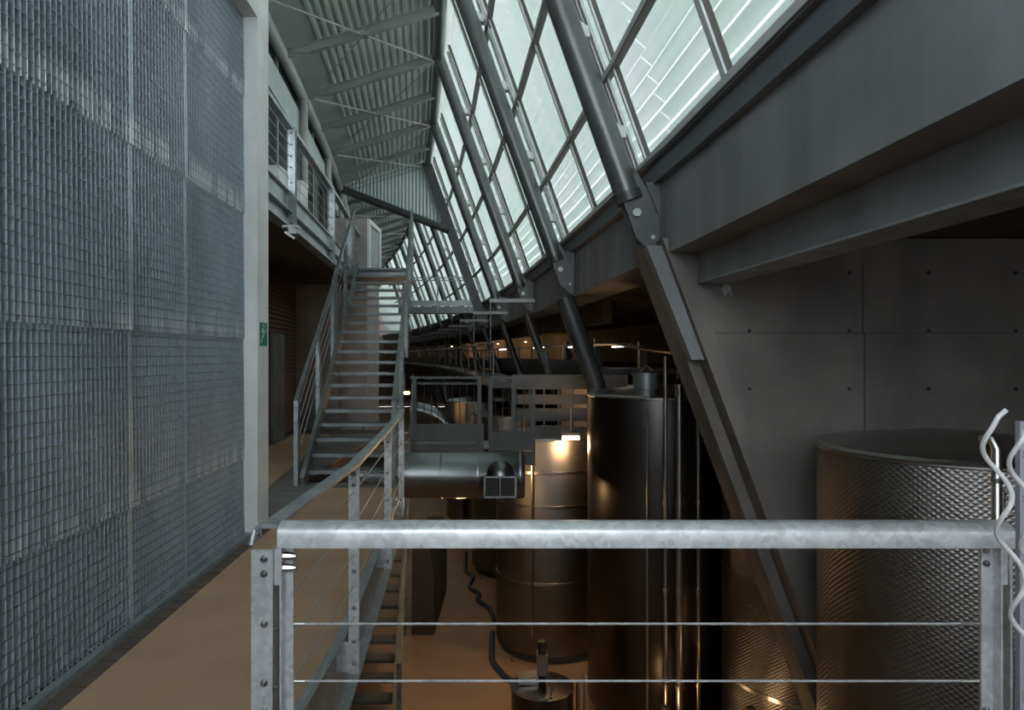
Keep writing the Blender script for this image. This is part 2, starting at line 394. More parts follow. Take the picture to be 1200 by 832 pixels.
# ---- facade: window bays
SL = 0.357; SN = math.sqrt(1+SL*SL)
def G(s, H, off=0.0):
    u = 2.05 - SL*(H-2.11) + off/SN; return P(u, s, H + off*SL/SN)
HR = [2.11, 3.16, 4.60, 6.05, 7.72]
UPN = V((1/SN, 0, SL/SN))
nwin = 0
bays = [-6.999] + [-2.2, 2.6] + FR[:13]
bays = [-2.2-4.8, -2.2, 2.6] + FR[:13]
for bi, s0 in enumerate(bays):
    nwin += 1; near = 0 < s0 < 36
    wn = sempty('window_%d' % nwin, G(s0, 2.11), 'frosted window bay %s' % ('with white louvers' ), 'window')
    names = {2.6: 'nearest frosted window bay, cut by the top edge of the picture',
             FR[0]: 'second frosted window bay, behind the nearest inclined steel tube',
             FR[1]: 'third frosted window bay along the sloping facade', FR[2]: 'fourth frosted window bay along the sloping facade',
             FR[3]: 'fifth frosted window bay, just before the gable frame', FR[4]: 'first frosted window bay beyond the gable frame'}
    wn['label'] = names.get(s0, 'far frosted window bay beyond the gable frame' if s0 > 20 else 'frosted window bay behind the viewpoint')
    scol = [s0, s0+0.42, s0+2.62, s0+4.8]
    for ci, (a, b) in enumerate(zip(scol, scol[1:])):
        for ri, (h0, h1) in enumerate(zip(HR, HR[1:])):
            pm = MB()
            q = [G(a, h0, 0), G(b, h0, 0), G(b, h1, 0), G(a, h1, 0)]
            t = UPN*0.02
            pm.add(q, [(0, 1, 2, 3)])
            pm.build('pane', PANE, wn)
    # vertical mullions
    if s0 < 60:
        for k, s in enumerate(scol[:3]):
            m = MB(); wd = (0.06, 0.12, 0.10)[k]
            m.bar(G(s, 2.11, -0.04), G(s, 7.72, -0.04), wd, 0.07, UPN)
            mo = m.build('mullion', ALU, wn)
            m = MB()
            for e in (-1, 1):
                m.bar(G(s, 2.11, -0.03)+V((0, e*(wd/2+0.006), 0)), G(s, 7.72, -0.03)+V((0, e*(wd/2+0.006), 0)), 0.009, 0.05, UPN)
            m.build('gasket', GASKET, mo)
        m = MB(); m.bar(G(s0+0.30, 2.11, -0.06), G(s0+0.30, 7.7, -0.06), 0.13, 0.02, UPN); m.build('cover_strip', ALU, wn)
        for h in HR[:-1]:
            m = MB(); m.bar(G(s0, h, -0.045), G(s0+4.8, h, -0.045), 0.06, 0.09, UPN); t_ = m.build('transom', ALU, wn)
            m = MB(); m.bar(G(s0, h-0.037, -0.05), G(s0+4.8, h-0.037, -0.05), 0.014, 0.10, UPN); m.build('gasket', GASKET, t_)
    # louver blades outside
    blades = []
    nb = 30
    for j in range(nb):
        h = 2.0 + (j+0.5)*(5.9/nb)
        m = MB()
        a0, a1 = G(s0+0.02, h, 0.30), G(s0+4.78, h, 0.30)
        m.bar(a0, a1, 0.158, 0.008, V((0.62, 0, 0.78)))
        blades.append(m)
    if near:
        for m in blades: m.build('louver_blade', LOUV, wn)
    else:
        mm = MB()
        for m in blades: mm.add(m.v, m.f)
        mm.build('louver_blades', LOUV, wn)['kind'] = 'stuff'
# flashing and ring beams under the glass
o = MB().sweep([(2.02, 1.82), (2.30, 1.82), (2.30, 2.11), (1.97, 2.11), (1.97, 2.02), (2.02, 2.02)], arange(S0, S1, 2.4)).build('trim_2', FLASH)
struct(o, 'dark slate flashing below the frosted windows', 'flashing')
o = MB().sweep([(2.10, 1.05), (2.75, 1.05), (2.75, 1.819), (2.10, 1.819)], arange(S0, S1, 2.4)).build('trim_3', CONCB)
struct(o, 'deep grey concrete edge beam under the window flashing', 'beam')
b4 = sempty('trim_4', P(2.5, 5, 0.75), 'recessed concrete downstand beam meeting the tall fin wall', 'beam')
sb = [-5, -2, 0, 2, 4, 6, 7.04]
MB().sweep([(2.42, 0.755), (2.74, 0.755), (2.74, 1.049), (2.42, 1.049)], sb).build('beam_body', CONCB, b4)
MB().sweep([(2.405, 0.735), (2.74, 0.735), (2.74, 0.754), (2.405, 0.754)], sb).build('drip_edge', GALV, b4)
o = MB().sweep([(2.76, 1.21), (9.4, 1.21), (9.4, 1.45), (2.76, 1.45)], arange(S0, S1, 4)).build('ceiling_low', SOFFIT)
struct(o, 'low brown soffit over the steel tanks', 'ceiling')
o = MB().sweep([(8.6, FLOOR-E), (8.9, FLOOR-E), (8.9, 1.3), (8.6, 1.3)], arange(S0, S1, 4)).build('wall_right', SOFFIT)
struct(o, 'dark brown outer wall behind the tanks', 'wall')
o = MB().box(-12, 12, S0-0.4, S0-0.1, FLOOR, 2.2).build('wall_near', DARKW); struct(o, 'dark end wall behind the viewpoint', 'wall')
we = sempty('window_91', (0, S0-0.2, 2.2), 'tall glazed end wall behind the viewpoint', 'window')
for i in range(8):
    x = -9 + i*2.4
    MB().box(x+0.05, x+2.35, S0-0.26, S0-0.25, 2.2, 9.4).build('pane', CLEAR, we)
    MB().box(x-0.05, x+0.05, S0-0.32, S0-0.2, 2.2, 9.4).build('mullion', ALU, we)
MB().box(-9, 10.2, S0-0.31, S0-0.21, 5.3, 5.42).build('transom', ALU, we)
o = MB().box(-45, 12, S1+0.1, S1+0.4, FLOOR, 10).build('wall_far', SOFFIT); struct(o, 'brown far end wall of the curved hall', 'wall')
o = MB().sweep([(-9.3, FLOOR-E), (-9, FLOOR-E), (-9, 8), (-9.3, 8)], arange(S0, S1, 4)).build('wall_outer_left', DARKW); struct(o, 'dark outer wall beyond the gallery', 'wall')
o = MB().sweep([(-9.2, 6.5), (-3.62, 6.75), (-3.62, 6.85), (-9.2, 6.6)], arange(S0, S1, 4)).build('ceiling_gallery', ROOF); struct(o, 'flat grey ceiling over the gallery', 'ceiling')

# concrete fin wall
fn = sempty('wall_fin', P(4, 7.4, FLOOR-E), 'tall grey concrete fin wall with sloping edge and tie holes', 'wall')
def finx(H): return 1.43 + 0.372*(1.14-H)          # sloping left edge (world X)
zt, zb = 1.20, FLOOR-E
F0, F1 = 7.05, 7.75
MB().prism([(finx(zt)+0.13, F0, zt+E), (finx(zb)+0.13, F0, zb+E), (8.3, F0, zb+E), (8.3, F0, zt+E)], (0, F1-F0, 0)).build('fin_body', CONC, fn)
# sloping pilaster strips on the edge
MB().prism([(finx(zt)+0.0, F0+0.28, zt+E), (finx(zb)+0.0, F0+0.28, zb+E), (finx(zb)+0.129, F0+0.28, zb+E), (finx(zt)+0.129, F0+0.28, zt+E)], (0, 0.60, 0)).build('edge_strip', CONC, fn)
MB().prism([(finx(1.14)-0.03, F0+0.06, 1.14+E), (finx(-0.05)-0.0, F0+0.06, -0.05+E), (finx(-0.05)+0.2, F0+0.06, -0.05+E), (finx(1.14)+0.33, F0+0.06, 1.14+E)], (0, 0.2, 0)).build('edge_block', CONCB, fn)
MB().prism([(finx(1.2)+0.13, F0-0.06, 1.2+E), (finx(zb)+0.13, F0-0.06, zb+E), (finx(zb)+0.30, F0-0.06, zb+E), (finx(1.2)+0.30, F0-0.06, 1.2+E)], (0, 0.06, 0)).build('edge_rib', CONC, fn)
for h in (0.227, -2.3):
    MB().box(finx(h)+0.31, 8.2, F0-0.012, F0+0.002, h+E-0.005, h+E+0.005).build('formwork_joint', GASKET, fn)
for x, h0, h1 in ((3.62, 0.95, 0.23), (3.64, 0.22, -2.3), (5.9, 0.95, -2.3)):
    MB().box(x-0.004, x+0.004, F0-0.011, F0+0.002, h1+E, h0+E).build('formwork_joint', GASKET, fn)
for x in (2.45, 3.48, 4.3, 5.2):
    for h in (0.85, 0.25, -0.35, -1.0):
        if x < 3 and h > 0.3: continue
        MB().tube([(x+0.0, F0-0.012, h+E), (x, F0+0.01, h+E)], 0.019, 10).build('tie_hole', BLACK, fn)

MB().prism([(2.16, F0-0.004, E+0.69), (2.20, F0-0.004, E+0.60), (2.24, F0-0.004, E+0.66), (2.27, F0-0.004, E+0.58), (2.26, F0-0.004, E+0.71), (2.20, F0-0.004, E+0.74)], (0, 0.005, 0)).build('paint_mark', CONCP, fn)

# ---- gallery
ga = sempty('floor_gallery', P(-3, 11, 1.8), 'upper gallery deck with pale steel edge channel', 'gallery')
sg = arange(6.8, 30, 1.2)
MB().sweep([(-8.8, 1.64), (-2.33, 1.64), (-2.33, 1.83), (-8.8, 1.83)], sg).build('gallery_slab', DARKW, ga)
for a, b in zip(sg[:-1:2], sg[2::2]):
    m = MB()
    m.sweep([(-2.29, 1.66), (-2.275, 1.66), (-2.275, 2.145), (-2.29, 2.145)], [a, b])
    m.sweep([(-2.29, 1.86), (-2.20, 1.86), (-2.20, 1.875), (-2.29, 1.875)], [a, b])
    m.sweep([(-2.32, 1.63), (-2.17, 1.63), (-2.17, 1.655), (-2.32, 1.655)], [a, b])
    m.sweep([(-2.32, 2.13), (-2.23, 2.13), (-2.23, 2.15), (-2.32, 2.15)], [a, b])
    m.build('edge_channel', GALV, ga)
MB().sweep([(-2.27, 1.66), (-0.85, 1.66), (-0.85, 1.825), (-2.27, 1.825)], [14.45, 15.2, 16.2]).build('stair_landing', GALVD, ga)
# glazed partition at the back of the gallery
gw = sempty('window_90', P(-3.75, 14, 1.85), 'dark glazed partition with pale reflection band behind the gallery railing', 'window')
MB().sweep([(-3.80, 5.40), (-3.70, 5.40), (-3.70, 6.05), (-3.80, 6.05)], sg).build('reflection_band', PALE, gw)  # solid pale band standing in for a reflection in the partition glass
MB().sweep([(-3.80, 3.0), (-3.72, 3.0), (-3.72, 3.12), (-3.80, 3.12)], sg).build('mid_rail', PALE, gw)
for a in arange(7.4, 29, 2.4)[:-1]:
    MB().sweep([(-3.77, 1.84), (-3.76, 1.84), (-3.76, 6.4), (-3.77, 6.4)], [a, a+2.36]).build('pane', DGLASS, gw)
    p = P(-3.75, a, 0); MB().box(p.x-0.03, p.x+0.03, a-0.03, a+0.03, 1.83+E, 6.4+E).build('mullion', STEEL, gw)
# wall below the gallery
bw = sempty('wall_back', P(-3.5, 12, -E), 'dark slatted wall under the gallery', 'wall')
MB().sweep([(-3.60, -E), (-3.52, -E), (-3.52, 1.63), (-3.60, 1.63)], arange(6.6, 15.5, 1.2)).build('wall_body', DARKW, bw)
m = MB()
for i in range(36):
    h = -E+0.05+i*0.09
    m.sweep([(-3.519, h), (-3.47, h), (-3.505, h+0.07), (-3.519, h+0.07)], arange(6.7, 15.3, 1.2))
m.build('slats', SLAT, bw)['kind'] = 'stuff'
m = MB(); p = P(-3.46, 12.9, 0); q = P(-3.46, 13.9, 0)
m.bar(p+V((0,0,1.05)), q+V((0,0,1.05)), 2.1, 0.04, (1, 0, 0))
dd = MB().hexa([p+V((-0.02,0,-E+0.0)), p+V((0.03,0,-E)), q+V((0.03,0,-E)), q+V((-0.02,0,-E)), p+V((-0.02,0,-E+2.1)), p+V((0.03,0,-E+2.1)), q+V((0.03,0,-E+2.1)), q+V((-0.02,0,-E+2.1))]).build('door_1', GALVD)
struct(dd, 'plain grey door in the slatted wall under the gallery', 'door')
MB().bar(q+V((0.05,-0.12,-E+1.0)), q+V((0.05,-0.25,-E+1.0)), 0.02, 0.02).build('door_handle', INOX, dd)
o = MB().box(-8, P(-2.55, 15.6, 0).x, 15.65, 15.8, -0.2, 3.3).build('wall_end', CONC); struct(o, 'grey wall closing the space under the gallery', 'wall')
# concrete shaft
sh = sempty('wall_shaft', P(-2.4, 17.5, FLOOR-E), 'pinkish concrete shaft standing beside the stair head', 'shaft')
p0, p1 = P(-2.9, 17, 0), P(-2.02, 17, 0)
MB().box(p0.x, p1.x, 17.0, 18.5, FLOOR, 3.4+E).build('shaft_body', CONCP, sh)
m = MB(); x = p1.x
m.box(x, x+0.06, 17.0, 17.12, 3.5, 3.4+E); m.box(x, x+0.06, 18.38, 18.5, 3.5, 3.4+E); m.box(x, x+0.06, 17.12, 18.38, 3.28+E, 3.4+E)
m.build('door_frame', PLAST, sh)
MB().box(x+0.001, x+0.02, 17.12, 18.38, 3.5, 3.28+E).build('door_leaf', GALVD, sh)

# ================================================================== THINGS
# ---- inclined steel columns with lower struts
colabels = ['nearest and thickest inclined steel tube, pinned above the concrete fin wall',
            'second inclined steel tube along the facade, ending on the edge beam',
            'third inclined steel tube along the facade, with slender strut down to the tanks',
            'fourth inclined steel tube along the facade, before the gable frame',
            'dark double inclined column carrying the corrugated gable']
for i, s in enumerate(FR[:11]):
    t = empty('inclined_column', P(1.87, s, 1.4), colabels[i] if i < 5 else 'far inclined steel tube beyond the gable frame', 'column', 'inclined facade columns')
    def T(H, off=0): return P(1.87 - SL*(H-1.5) + off, s, H)
    r = 0.145
    if i == 4:
        for dy in (-0.17, 0.17):
            MB().bar(T(1.2)+V((0,dy,0)), T(7.45)+V((0,dy,0)), 0.18, 0.36, (1, 0, SL)).build('shaft', DARKST, t)
    else:
        MB().tube([T(1.72), T(7.45)], r, 20).build('shaft', TUBEST, t, True)
        MB().tube([T(1.66), T(1.76)], r+0.012, 20).build('end_collar', DARKST, t, True)
    if i < 6:
        m = MB()      # gusset plates and pin
        for dy in (-0.09, 0.09):
            m.prism([T(1.95, -0.10)+V((0,dy-0.01,0)), T(1.95, 0.16)+V((0,dy-0.01,0)), T(1.08, 0.38)+V((0,dy-0.01,0)), T(1.08, 0.02)+V((0,dy-0.01,0)), T(1.25, -0.10)+V((0,dy-0.01,0))], (0, 0.02, 0))
        m.build('gusset_plate', DARKST, t)
        MB().tube([T(1.52)+V((0,-0.135,0)), T(1.52)+V((0,0.135,0))], 0.045, 14).build('pin', STEEL, t, True)
        MB().tube([T(1.26, 0.08)+V((0,-0.115,0)), T(1.26, 0.08)+V((0,0.115,0))], 0.025, 12).build('bolt', STEEL, t, True)
        MB().prism([T(1.84, 0.2)+V((0,-0.14,0)), T(1.84, 0.42)+V((0,-0.14,0)), T(1.04, 0.42)+V((0,-0.14,0)), T(1.04, 0.24)+V((0,-0.14,0))], (0, 0.3, 0)).build('bearing_block', DARKST, t)
        for h in (2.55, 3.68, 4.95, 6.2):
            b0 = T(h); b1 = G(s+0.30, h-0.02, -0.09)
            b = MB().bar(b0, b1, 0.03, 0.13).build('bracket', ALU, t)
            MB().box(b1.x-0.09, b1.x+0.02, b1.y-0.05, b1.y+0.11, b1.z-0.06, b1.z+0.07).build('bracket_plate', ALU, b)
    if i >= 1:
        st = MB().tube([P(1.95, s, 1.02), P(1.95+SL*(1.02-(FLOOR-E)), s, FLOOR-E)], 0.11 if i != 1 else 0.17, 12).build('lower_strut', DARKST, t, True)
    if i >= 2 and i < 10:
        MB().bar(P(1.0, s-0.3, 1.33), P(2.25, s-0.3, 1.33), 0.09, 0.09).build('cross_arm', TUBEST, t)
        MB().tube([P(1.02, s-0.3, 1.3), P(1.02, s-0.3, -0.4)], 0.014, 6).build('hanger_rod', TUBEST, t)
# eave columns on the gallery
for i, s in enumerate(FR[1:5]):
    t = empty('gallery_column', P(-3.6, s, 1.84), ['slim cream tube column on the gallery nearest the plaster frame', 'first full cream tube column behind the gallery railing',
        'second cream tube column behind the gallery railing, nearer the stair head', 'cream tube column carrying the gable chord'][i], 'column', 'gallery columns')
    MB().tube([P(-3.6, s, 1.84), P(-3.6, s, 6.36)], 0.10, 16).build('shaft', CREAM, t, True)
    MB().tube([P(-3.6, s, 6.25), P(-3.6, s, 6.4)], 0.13, 16).build('head_collar', CREAM, t, True)

# ---- mats
def matobj(poly, label, z0=0.001, th=0.012):
    o = MB().prism([V((x, y, z0)) for x, y in poly], (0, 0, th)).build('coir_mat', MAT); tag(o, label, 'mat', 'walkway mats')
lft = [(wall_x(y)+0.19, y) for y in (2.45, 4, 5.5, 7, 8.55)]
rgt = [(side_x(y)-0.145, y) for y in (8.55, 7.5, 6.68, 5.35, 3.72, 2.45)]
matobj(lft+rgt, 'long brown coir mat leading along the walkway to the stairs')
matobj([(-3.02, 8.2), (-3.80, 14.3), (-4.55, 14.3), (-4.05, 8.2)], 'brown coir mat left of the stairs under the gallery')

# ---- front railing
RY = 2.375; RT = 1.10
t = empty('guard_railing', (0.43, RY, 0), 'galvanised railing with rounded handrail and steel cables across the foreground', 'railing')
prof = []
for k in range(9):
    a = math.pi*k/8; prof.append((0.052*math.cos(a), RT-0.030+0.030*math.sin(a)))
prof += [(-0.052, RT-0.082), (-0.044, RT-0.082), (-0.044, RT-0.034), (0.044, RT-0.034), (0.044, RT-0.082), (0.052, RT-0.082)]
MB().prism([V((-0.80, RY+a, z)) for a, z in prof], (1.713+0.80, 0, 0)).build('handrail', GALVL, t, True)
def front_post(x, mir):
    m = MB()
    if not mir:
        m.box(x-0.885+0.885, x+0.075, RY-0.055, RY-0.045, -0.25, RT-0.105)
    pm = MB()
    if not mir:
        pm.box(-0.885, -0.812, RY-0.060, RY-0.050, -0.25, RT-0.085)
        pm.box(-0.819, -0.812, RY-0.050, RY+0.02, -0.25, RT-0.085)
        po = pm.build('post', GALVL, t)
        p2 = MB(); p2.box(-0.792, -0.785, RY-0.05, RY+0.05, -0.25, RT-0.07); p2.box(-0.785, -0.757, RY-0.01, RY-0.003, -0.25, RT-0.07)
        po2 = p2.build('post', GALVL, t)
        for z in (0.985, 0.935, 0.765, 0.565, 0.47):
            MB().bolt((-0.84, RY-0.06, z), (0, -1, 0), 0.0135, 0.014).build('bolt', INOX, po, True)
        for z in (0.985, 0.945):
            MB().bolt((-0.785, RY-0.03, z), (1, 0, 0), 0.015, 0.045).build('bolt', INOX, po2, True)
        for z in (0.745, 0.545):
            MB().bolt((-0.803, RY-0.05, z), (0, -1, 0), 0.010, 0.012).build('bolt', INOX, po2, True)
        MB().box(-0.811, -0.793, RY-0.045, RY-0.02, RT-0.21, RT-0.085).build('spacer', GALVL, t)
    else:
        pm.box(1.625, 1.665, RY-0.012, RY-0.002, -0.25, RT-0.085); pm.box(1.665, 1.672, RY-0.05, RY+0.05, -0.25, RT-0.085)
        po = pm.build('post', GALVL, t)
        p2 = MB(); p2.box(1.697, 1.705, RY-0.05, RY+0.05, -0.25, RT-0.085); po2 = p2.build('post', GALVL, t)
        for z in (1.0, 0.955, 0.45): MB().bolt((1.64, RY-0.012, z), (0, -1, 0), 0.013, 0.014).build('bolt', INOX, po, True)
        MB().box(1.674, 1.695, RY-0.04, RY, RT-0.21, RT-0.085).build('spacer', GALVL, t)
front_post(0, False); front_post(0, True)
for z in (0.741, 0.542, 0.343, 0.145):
    cb = MB().tube([(-0.80, RY, z), (1.665, RY, z)], 0.0042, 6).build('cable', GALVL, t)
    MB().tube([(1.56, RY, z), (1.62, RY, z)], 0.0065, 8).build('cable_fitting', INOX, cb, True)
    MB().tube([(-0.785, RY, z), (-0.72, RY, z)], 0.0065, 8).build('cable_fitting', INOX, cb, True)

# ---- side railing
t = empty('guard_railing', (-0.95, 5, 0), 'galvanised railing along the walkway edge toward the stairs', 'railing')
ptop = [V((x, y, RT-0.02)) for x, y in side_path]
m = MB()
for a, b in zip(ptop, ptop[1:]): m.bar(a, b+(b-a).normalized()*0.01, 0.062, 0.016)
for a, b in zip(ptop, ptop[1:]): m.bar(a+V((-0.027,0,-0.018)), b+V((-0.027,0,-0.018)), 0.006, 0.03)
m.tube([ptop[0]+V((-0.03,0.02,0)), ptop[0]+V((-0.036,-0.04,-0.008)), ptop[0]+V((-0.038,-0.062,-0.05))], 0.01, 8)
m.build('handrail', GALV, t)
for y in (3.72, 5.55, 7.35):
    x = side_x(y)
    for dx, w_ in ((0.0, 0.058),):
        po = MB().box(x-0.03, x+0.028, y-0.006, y+0.006, -0.06, RT-0.03)
        po.box(x-0.095, x-0.03, y-0.006, y+0.006, -0.05, 0.11)
        po = po.build('post', GALVL, t)
        for z in (1.03, 0.97, 0.72, 0.5, 0.3, 0.12, 0.0): MB().bolt((x, y-0.006, z), (0, -1, 0), 0.013, 0.012).build('bolt', INOX, po, True)
for z in (0.93, 0.76, 0.59, 0.42, 0.25):
    MB().tube([V((x, y, z)) for x, y in side_path], 0.0035, 6).build('cable', STEEL, t)

# ---- staircases
RISE, GO = 0.175, 0.287
def staircase(label, s_low, z_low, n, uL, uR, rails):
    t = empty('staircase', V((P((uL+uR)/2, s_low, 0).x, s_low, z_low)), label, 'stairs')
    for i in range(n):
        s = s_low + GO*(i+1) - 0.02; z = z_low + RISE*(i+1)
        m = MB(); m.box(uL+c(s), uR+c(s), s-0.12, s+0.15, z-0.035, z-0.005)
        tr_ = m.build('tread', STAIRD, t)
        MB().box(uL+c(s), uR+c(s), s-0.135, s-0.12, z-0.045, z+0.004).build('nosing', STAIRD, tr_)
    for u in (uL-0.03, uR+0.03):
        m = MB(); a = V((u+c(s_low), s_low-0.05, z_low-0.0)); b = V((u+c(s_low+GO*n), s_low+GO*n+0.1, z_low+RISE*n))
        dz = V((0, 0, 0.02))
        m.bar(a+dz, b+dz, 0.055, 0.24)
        m.build('stringer', STAIRS, t)
    for u, yy in rails:
        def R(k, h): # point on rail at step k
            s = s_low+GO*k; return V((u+c(s), s, z_low+RISE*k+h))
        m = MB()
        kk = [0, n*0.5, n*1.0, n+1.0]
        m.bar(R(0, 1.08), R(n*0.52, 1.08), 0.05, 0.045); m.bar(R(n*0.52, 1.13), R(n+1, 1.13), 0.05, 0.045)
        m.bar(R(n*0.52, 1.08), R(n*0.52, 1.13), 0.05, 0.05)
        m.build('handrail', STAIRS, t)
        for k in (0.0, n*0.26, n*0.5, n*0.55, n*0.78, n*1.0):
            p = R(k, 0)
            po = MB().box(p.x-0.028, p.x+0.028, p.y-0.006, p.y+0.006, p.z-0.12, p.z+1.10).box(p.x-0.028, p.x+0.028, p.y+0.07, p.y+0.082, p.z-0.12, p.z+1.10).build('post', STAIRS, t)
            for h in (1.0, 0.8, 0.55, 0.3, 0.1): MB().bolt((p.x, p.y-0.006, p.z+h), (0, -1, 0), 0.012, 0.012).build('bolt', INOX, po, True)
        for h in (0.3, 0.5, 0.7, 0.9):
            MB().tube([R(0, h), R(n, h)], 0.004, 5).build('cable', STEEL, t)
    return t
staircase('long galvanised staircase with open treads climbing to the gallery', 8.72, 0.0, 20, -1.98, -0.97, ((-2.11, 0), (-0.86, 0)))
staircase('lower galvanised staircase descending below the walkway to the cellar', 9.64, FLOOR, 21, -1.98, -0.97, ((-0.86, 0),))

# ---- gallery railing
t = empty('guard_railing', P(-2.2, 10, 1.7), 'pale galvanised railing along the upper gallery edge', 'railing')
sr = arange(6.9, 17, 1.0)
MB().sweep([(-2.29, 2.95), (-2.19, 2.95), (-2.19, 3.0), (-2.29, 3.0)], sr).build('handrail', GALV, t)
for s in (6.95, 8.95, 12.2, 14.7):
    p = P(-2.19, s, 0)
    po = MB().box(p.x-0.065, p.x+0.03, s-0.035, s-0.025, 1.62+E, 2.97+E).box(p.x-0.065, p.x+0.03, s+0.025, s+0.035, 1.62+E, 2.97+E).build('post', GALV, t)
    for h in (1.72, 1.85, 2.1, 2.25, 2.45, 2.6, 2.75, 2.9): MB().bolt((p.x-0.02, s-0.035, h+E), (0, -1, 0), 0.013, 0.01).build('bolt', DARKST, po, True)
for h in (2.3, 2.45, 2.6, 2.75, 2.88):
    MB().tube([P(-2.24, s, h) for s in sr], 0.005, 5).build('cable', STEEL, t)
# security camera
cp = P(-2.12, 8.55, 1.60)
t = empty('security_camera', cp, 'small black and white security camera hanging under the gallery edge', 'camera')
MB().box(cp.x-0.11, cp.x+0.08, cp.y-0.05, cp.y+0.05, cp.z-0.01, cp.z+0.02).build('mount_plate', GALVL, t)
MB().lathe([(0.055, cp.z-0.09), (0.055, cp.z-0.01)], cp.x, cp.y, 16).build('collar', WHITE, t, True)
MB().lathe([(0.012, cp.z-0.175), (0.045, cp.z-0.16), (0.065, cp.z-0.12), (0.066, cp.z-0.088)], cp.x, cp.y, 16).build('dome', BLACK, t, True)
MB().bar((cp.x-0.07, cp.y-0.06, cp.z-0.07), (cp.x+0.05, cp.y-0.06, cp.z-0.15), 0.02, 0.03).build('sunshade', WHITE, t)
# white boxes on the gallery
for (u, s, w_, h, lb) in ((-2.95, 12.5, 0.38, 1.28, 'tall white box on the gallery floor behind the railing'), (-3.1, 11.6, 0.3, 1.30, 'smaller white box half hidden by the gallery post')):
    p = P(u, s, 1.84)
    o = empty('storage_box', p, lb, 'box', 'white boxes on the gallery')
    MB().box(p.x-w_/2, p.x+w_/2, s-0.2, s+0.2, p.z, p.z+h).build('body', WHITE, o)
    MB().box(p.x-w_/2-0.01, p.x+w_/2+0.01, s-0.21, s+0.21, p.z+h, p.z+h+0.03).build('lid', WHITE, o)

# ---- emergency sign
sx = xp+0.126
t = empty('emergency_sign', (sx, 6.45, 1.9), 'small green emergency exit sign on the plaster post', 'sign')
MB().box(sx, sx+0.004, 6.355, 6.545, E+0.085, E+0.305).build('plate', GREEN, t)
m = MB()
def S(y, z): return (sx+0.0045, 6.355+y*0.19, E+0.085+z*0.22)
for poly in ([(0.1,0.1),(0.3,0.25),(0.3,0.36),(0.1,0.2)], [(0.3,0.3),(0.55,0.45),(0.55,0.56),(0.3,0.41)], [(0.55,0.5),(0.85,0.66),(0.85,0.76),(0.55,0.6)],
             [(0.36,0.5),(0.5,0.58),(0.46,0.82),(0.33,0.78)], [(0.36,0.84),(0.46,0.84),(0.46,0.94),(0.36,0.94)], [(0.62,0.78),(0.8,0.86),(0.8,0.94),(0.62,0.86)], [(0.2,0.55),(0.34,0.66),(0.33,0.72),(0.18,0.6)]):
    m.add([S(*q) for q in poly], [(0,1,2,3)])
m.build('pictogram', WHITE, t)

# ---- tanks
def tank(label, x, y, r, top, dimple=True, group='stainless wine tanks', bands=(1.2, 2.6, 3.9), manway=True):
    t = empty('wine_tank', (x, y, FLOOR), label, 'tank', group)
    H = top + E - FLOOR
    def lk(m, name, mt, par=t, sm=True): return link(name, m.mesh(name, mt, sm), par, local=True)
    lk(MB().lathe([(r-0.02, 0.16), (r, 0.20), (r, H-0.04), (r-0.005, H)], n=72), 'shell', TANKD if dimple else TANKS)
    lk(MB().lathe([(r-0.10, 0.0), (r-0.10, 0.17)], n=48), 'plinth', DARKST)
    lk(MB().lathe([(r-0.01, H+0.001), (r-0.03, H+0.03), (0.28, H+0.14), (0.0, H+0.15)], n=48), 'lid', INOX)
    ring = MB(); n = 72
    ring.tube([(math.cos(2*math.pi*k/n)*(r+0.004), math.sin(2*math.pi*k/n)*(r+0.004), H-0.01) for k in range(n+1)], 0.017, 6, False)
    lk(ring, 'rim', INOX)
    for h in bands:
        if h > H-0.3: continue
        b = MB(); b.lathe([(r+0.001, h), (r+0.008, h+0.005), (r+0.008, h+0.055), (r+0.001, h+0.06)], n=72)
        lk(b, 'band', INOX)
    if manway:
        mw = lk(MB().lathe([(0.20, H+0.10), (0.20, H+0.30), (0.23, H+0.30), (0.23, H+0.34), (0.05, H+0.37)], cx=-0.25, cy=-0.35, n=24), 'manway', GALVD)
        lk(MB().tube([(-0.25+0.10, -0.35, H+0.36), (-0.25, -0.35, H+0.45), (-0.25-0.10, -0.35, H+0.36)], 0.012, 6), 'manway_handle', INOX, mw)
        lk(MB().tube([(0.35, -0.2, H+0.08), (0.35, -0.2, H+0.4), (0.35, 0.1, H+0.42), (0.35, 0.3, H+0.1)], 0.025, 8), 'vent_pipe', INOX)
    # sight pipe down the shell
    lk(MB().tube([(-0.35*r, -r*0.937-0.05, 0.5), (-0.35*r, -r*0.937-0.05, H-0.15)], 0.016, 8), 'level_pipe', INOX)
    lk(MB().lathe([(0.02, 0.02), (0.03, 0.02), (0.03, 0.10)], cx=-r*0.7, cy=-r*0.82, n=10), 'valve_foot', GALVD)
    return t
tank('large dimpled steel tank at the right behind the railing post', 3.78, 5.80, 1.09, -0.79, bands=(1.0, 1.9), manway=False)
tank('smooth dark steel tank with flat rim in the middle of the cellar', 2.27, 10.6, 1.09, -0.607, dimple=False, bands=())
tank('dimpled steel tank half hidden behind the concrete fin', 3.95, 9.15, 1.09, -0.607)
tank('shorter dimpled steel tank lit by the warm lamp left of the dark tank', 0.70, 12.95, 1.0, -1.50, bands=(1.4, 2.75, 3.35), manway=False)
tank('steel tank behind the shorter lit tank, beside the floor hose', 0.02, 17.5, 1.05, -1.5, manway=False)
tank('far small-looking steel tank at the end of the visible cellar floor', -1.1, 22.6, 1.05, -1.5, manway=False)

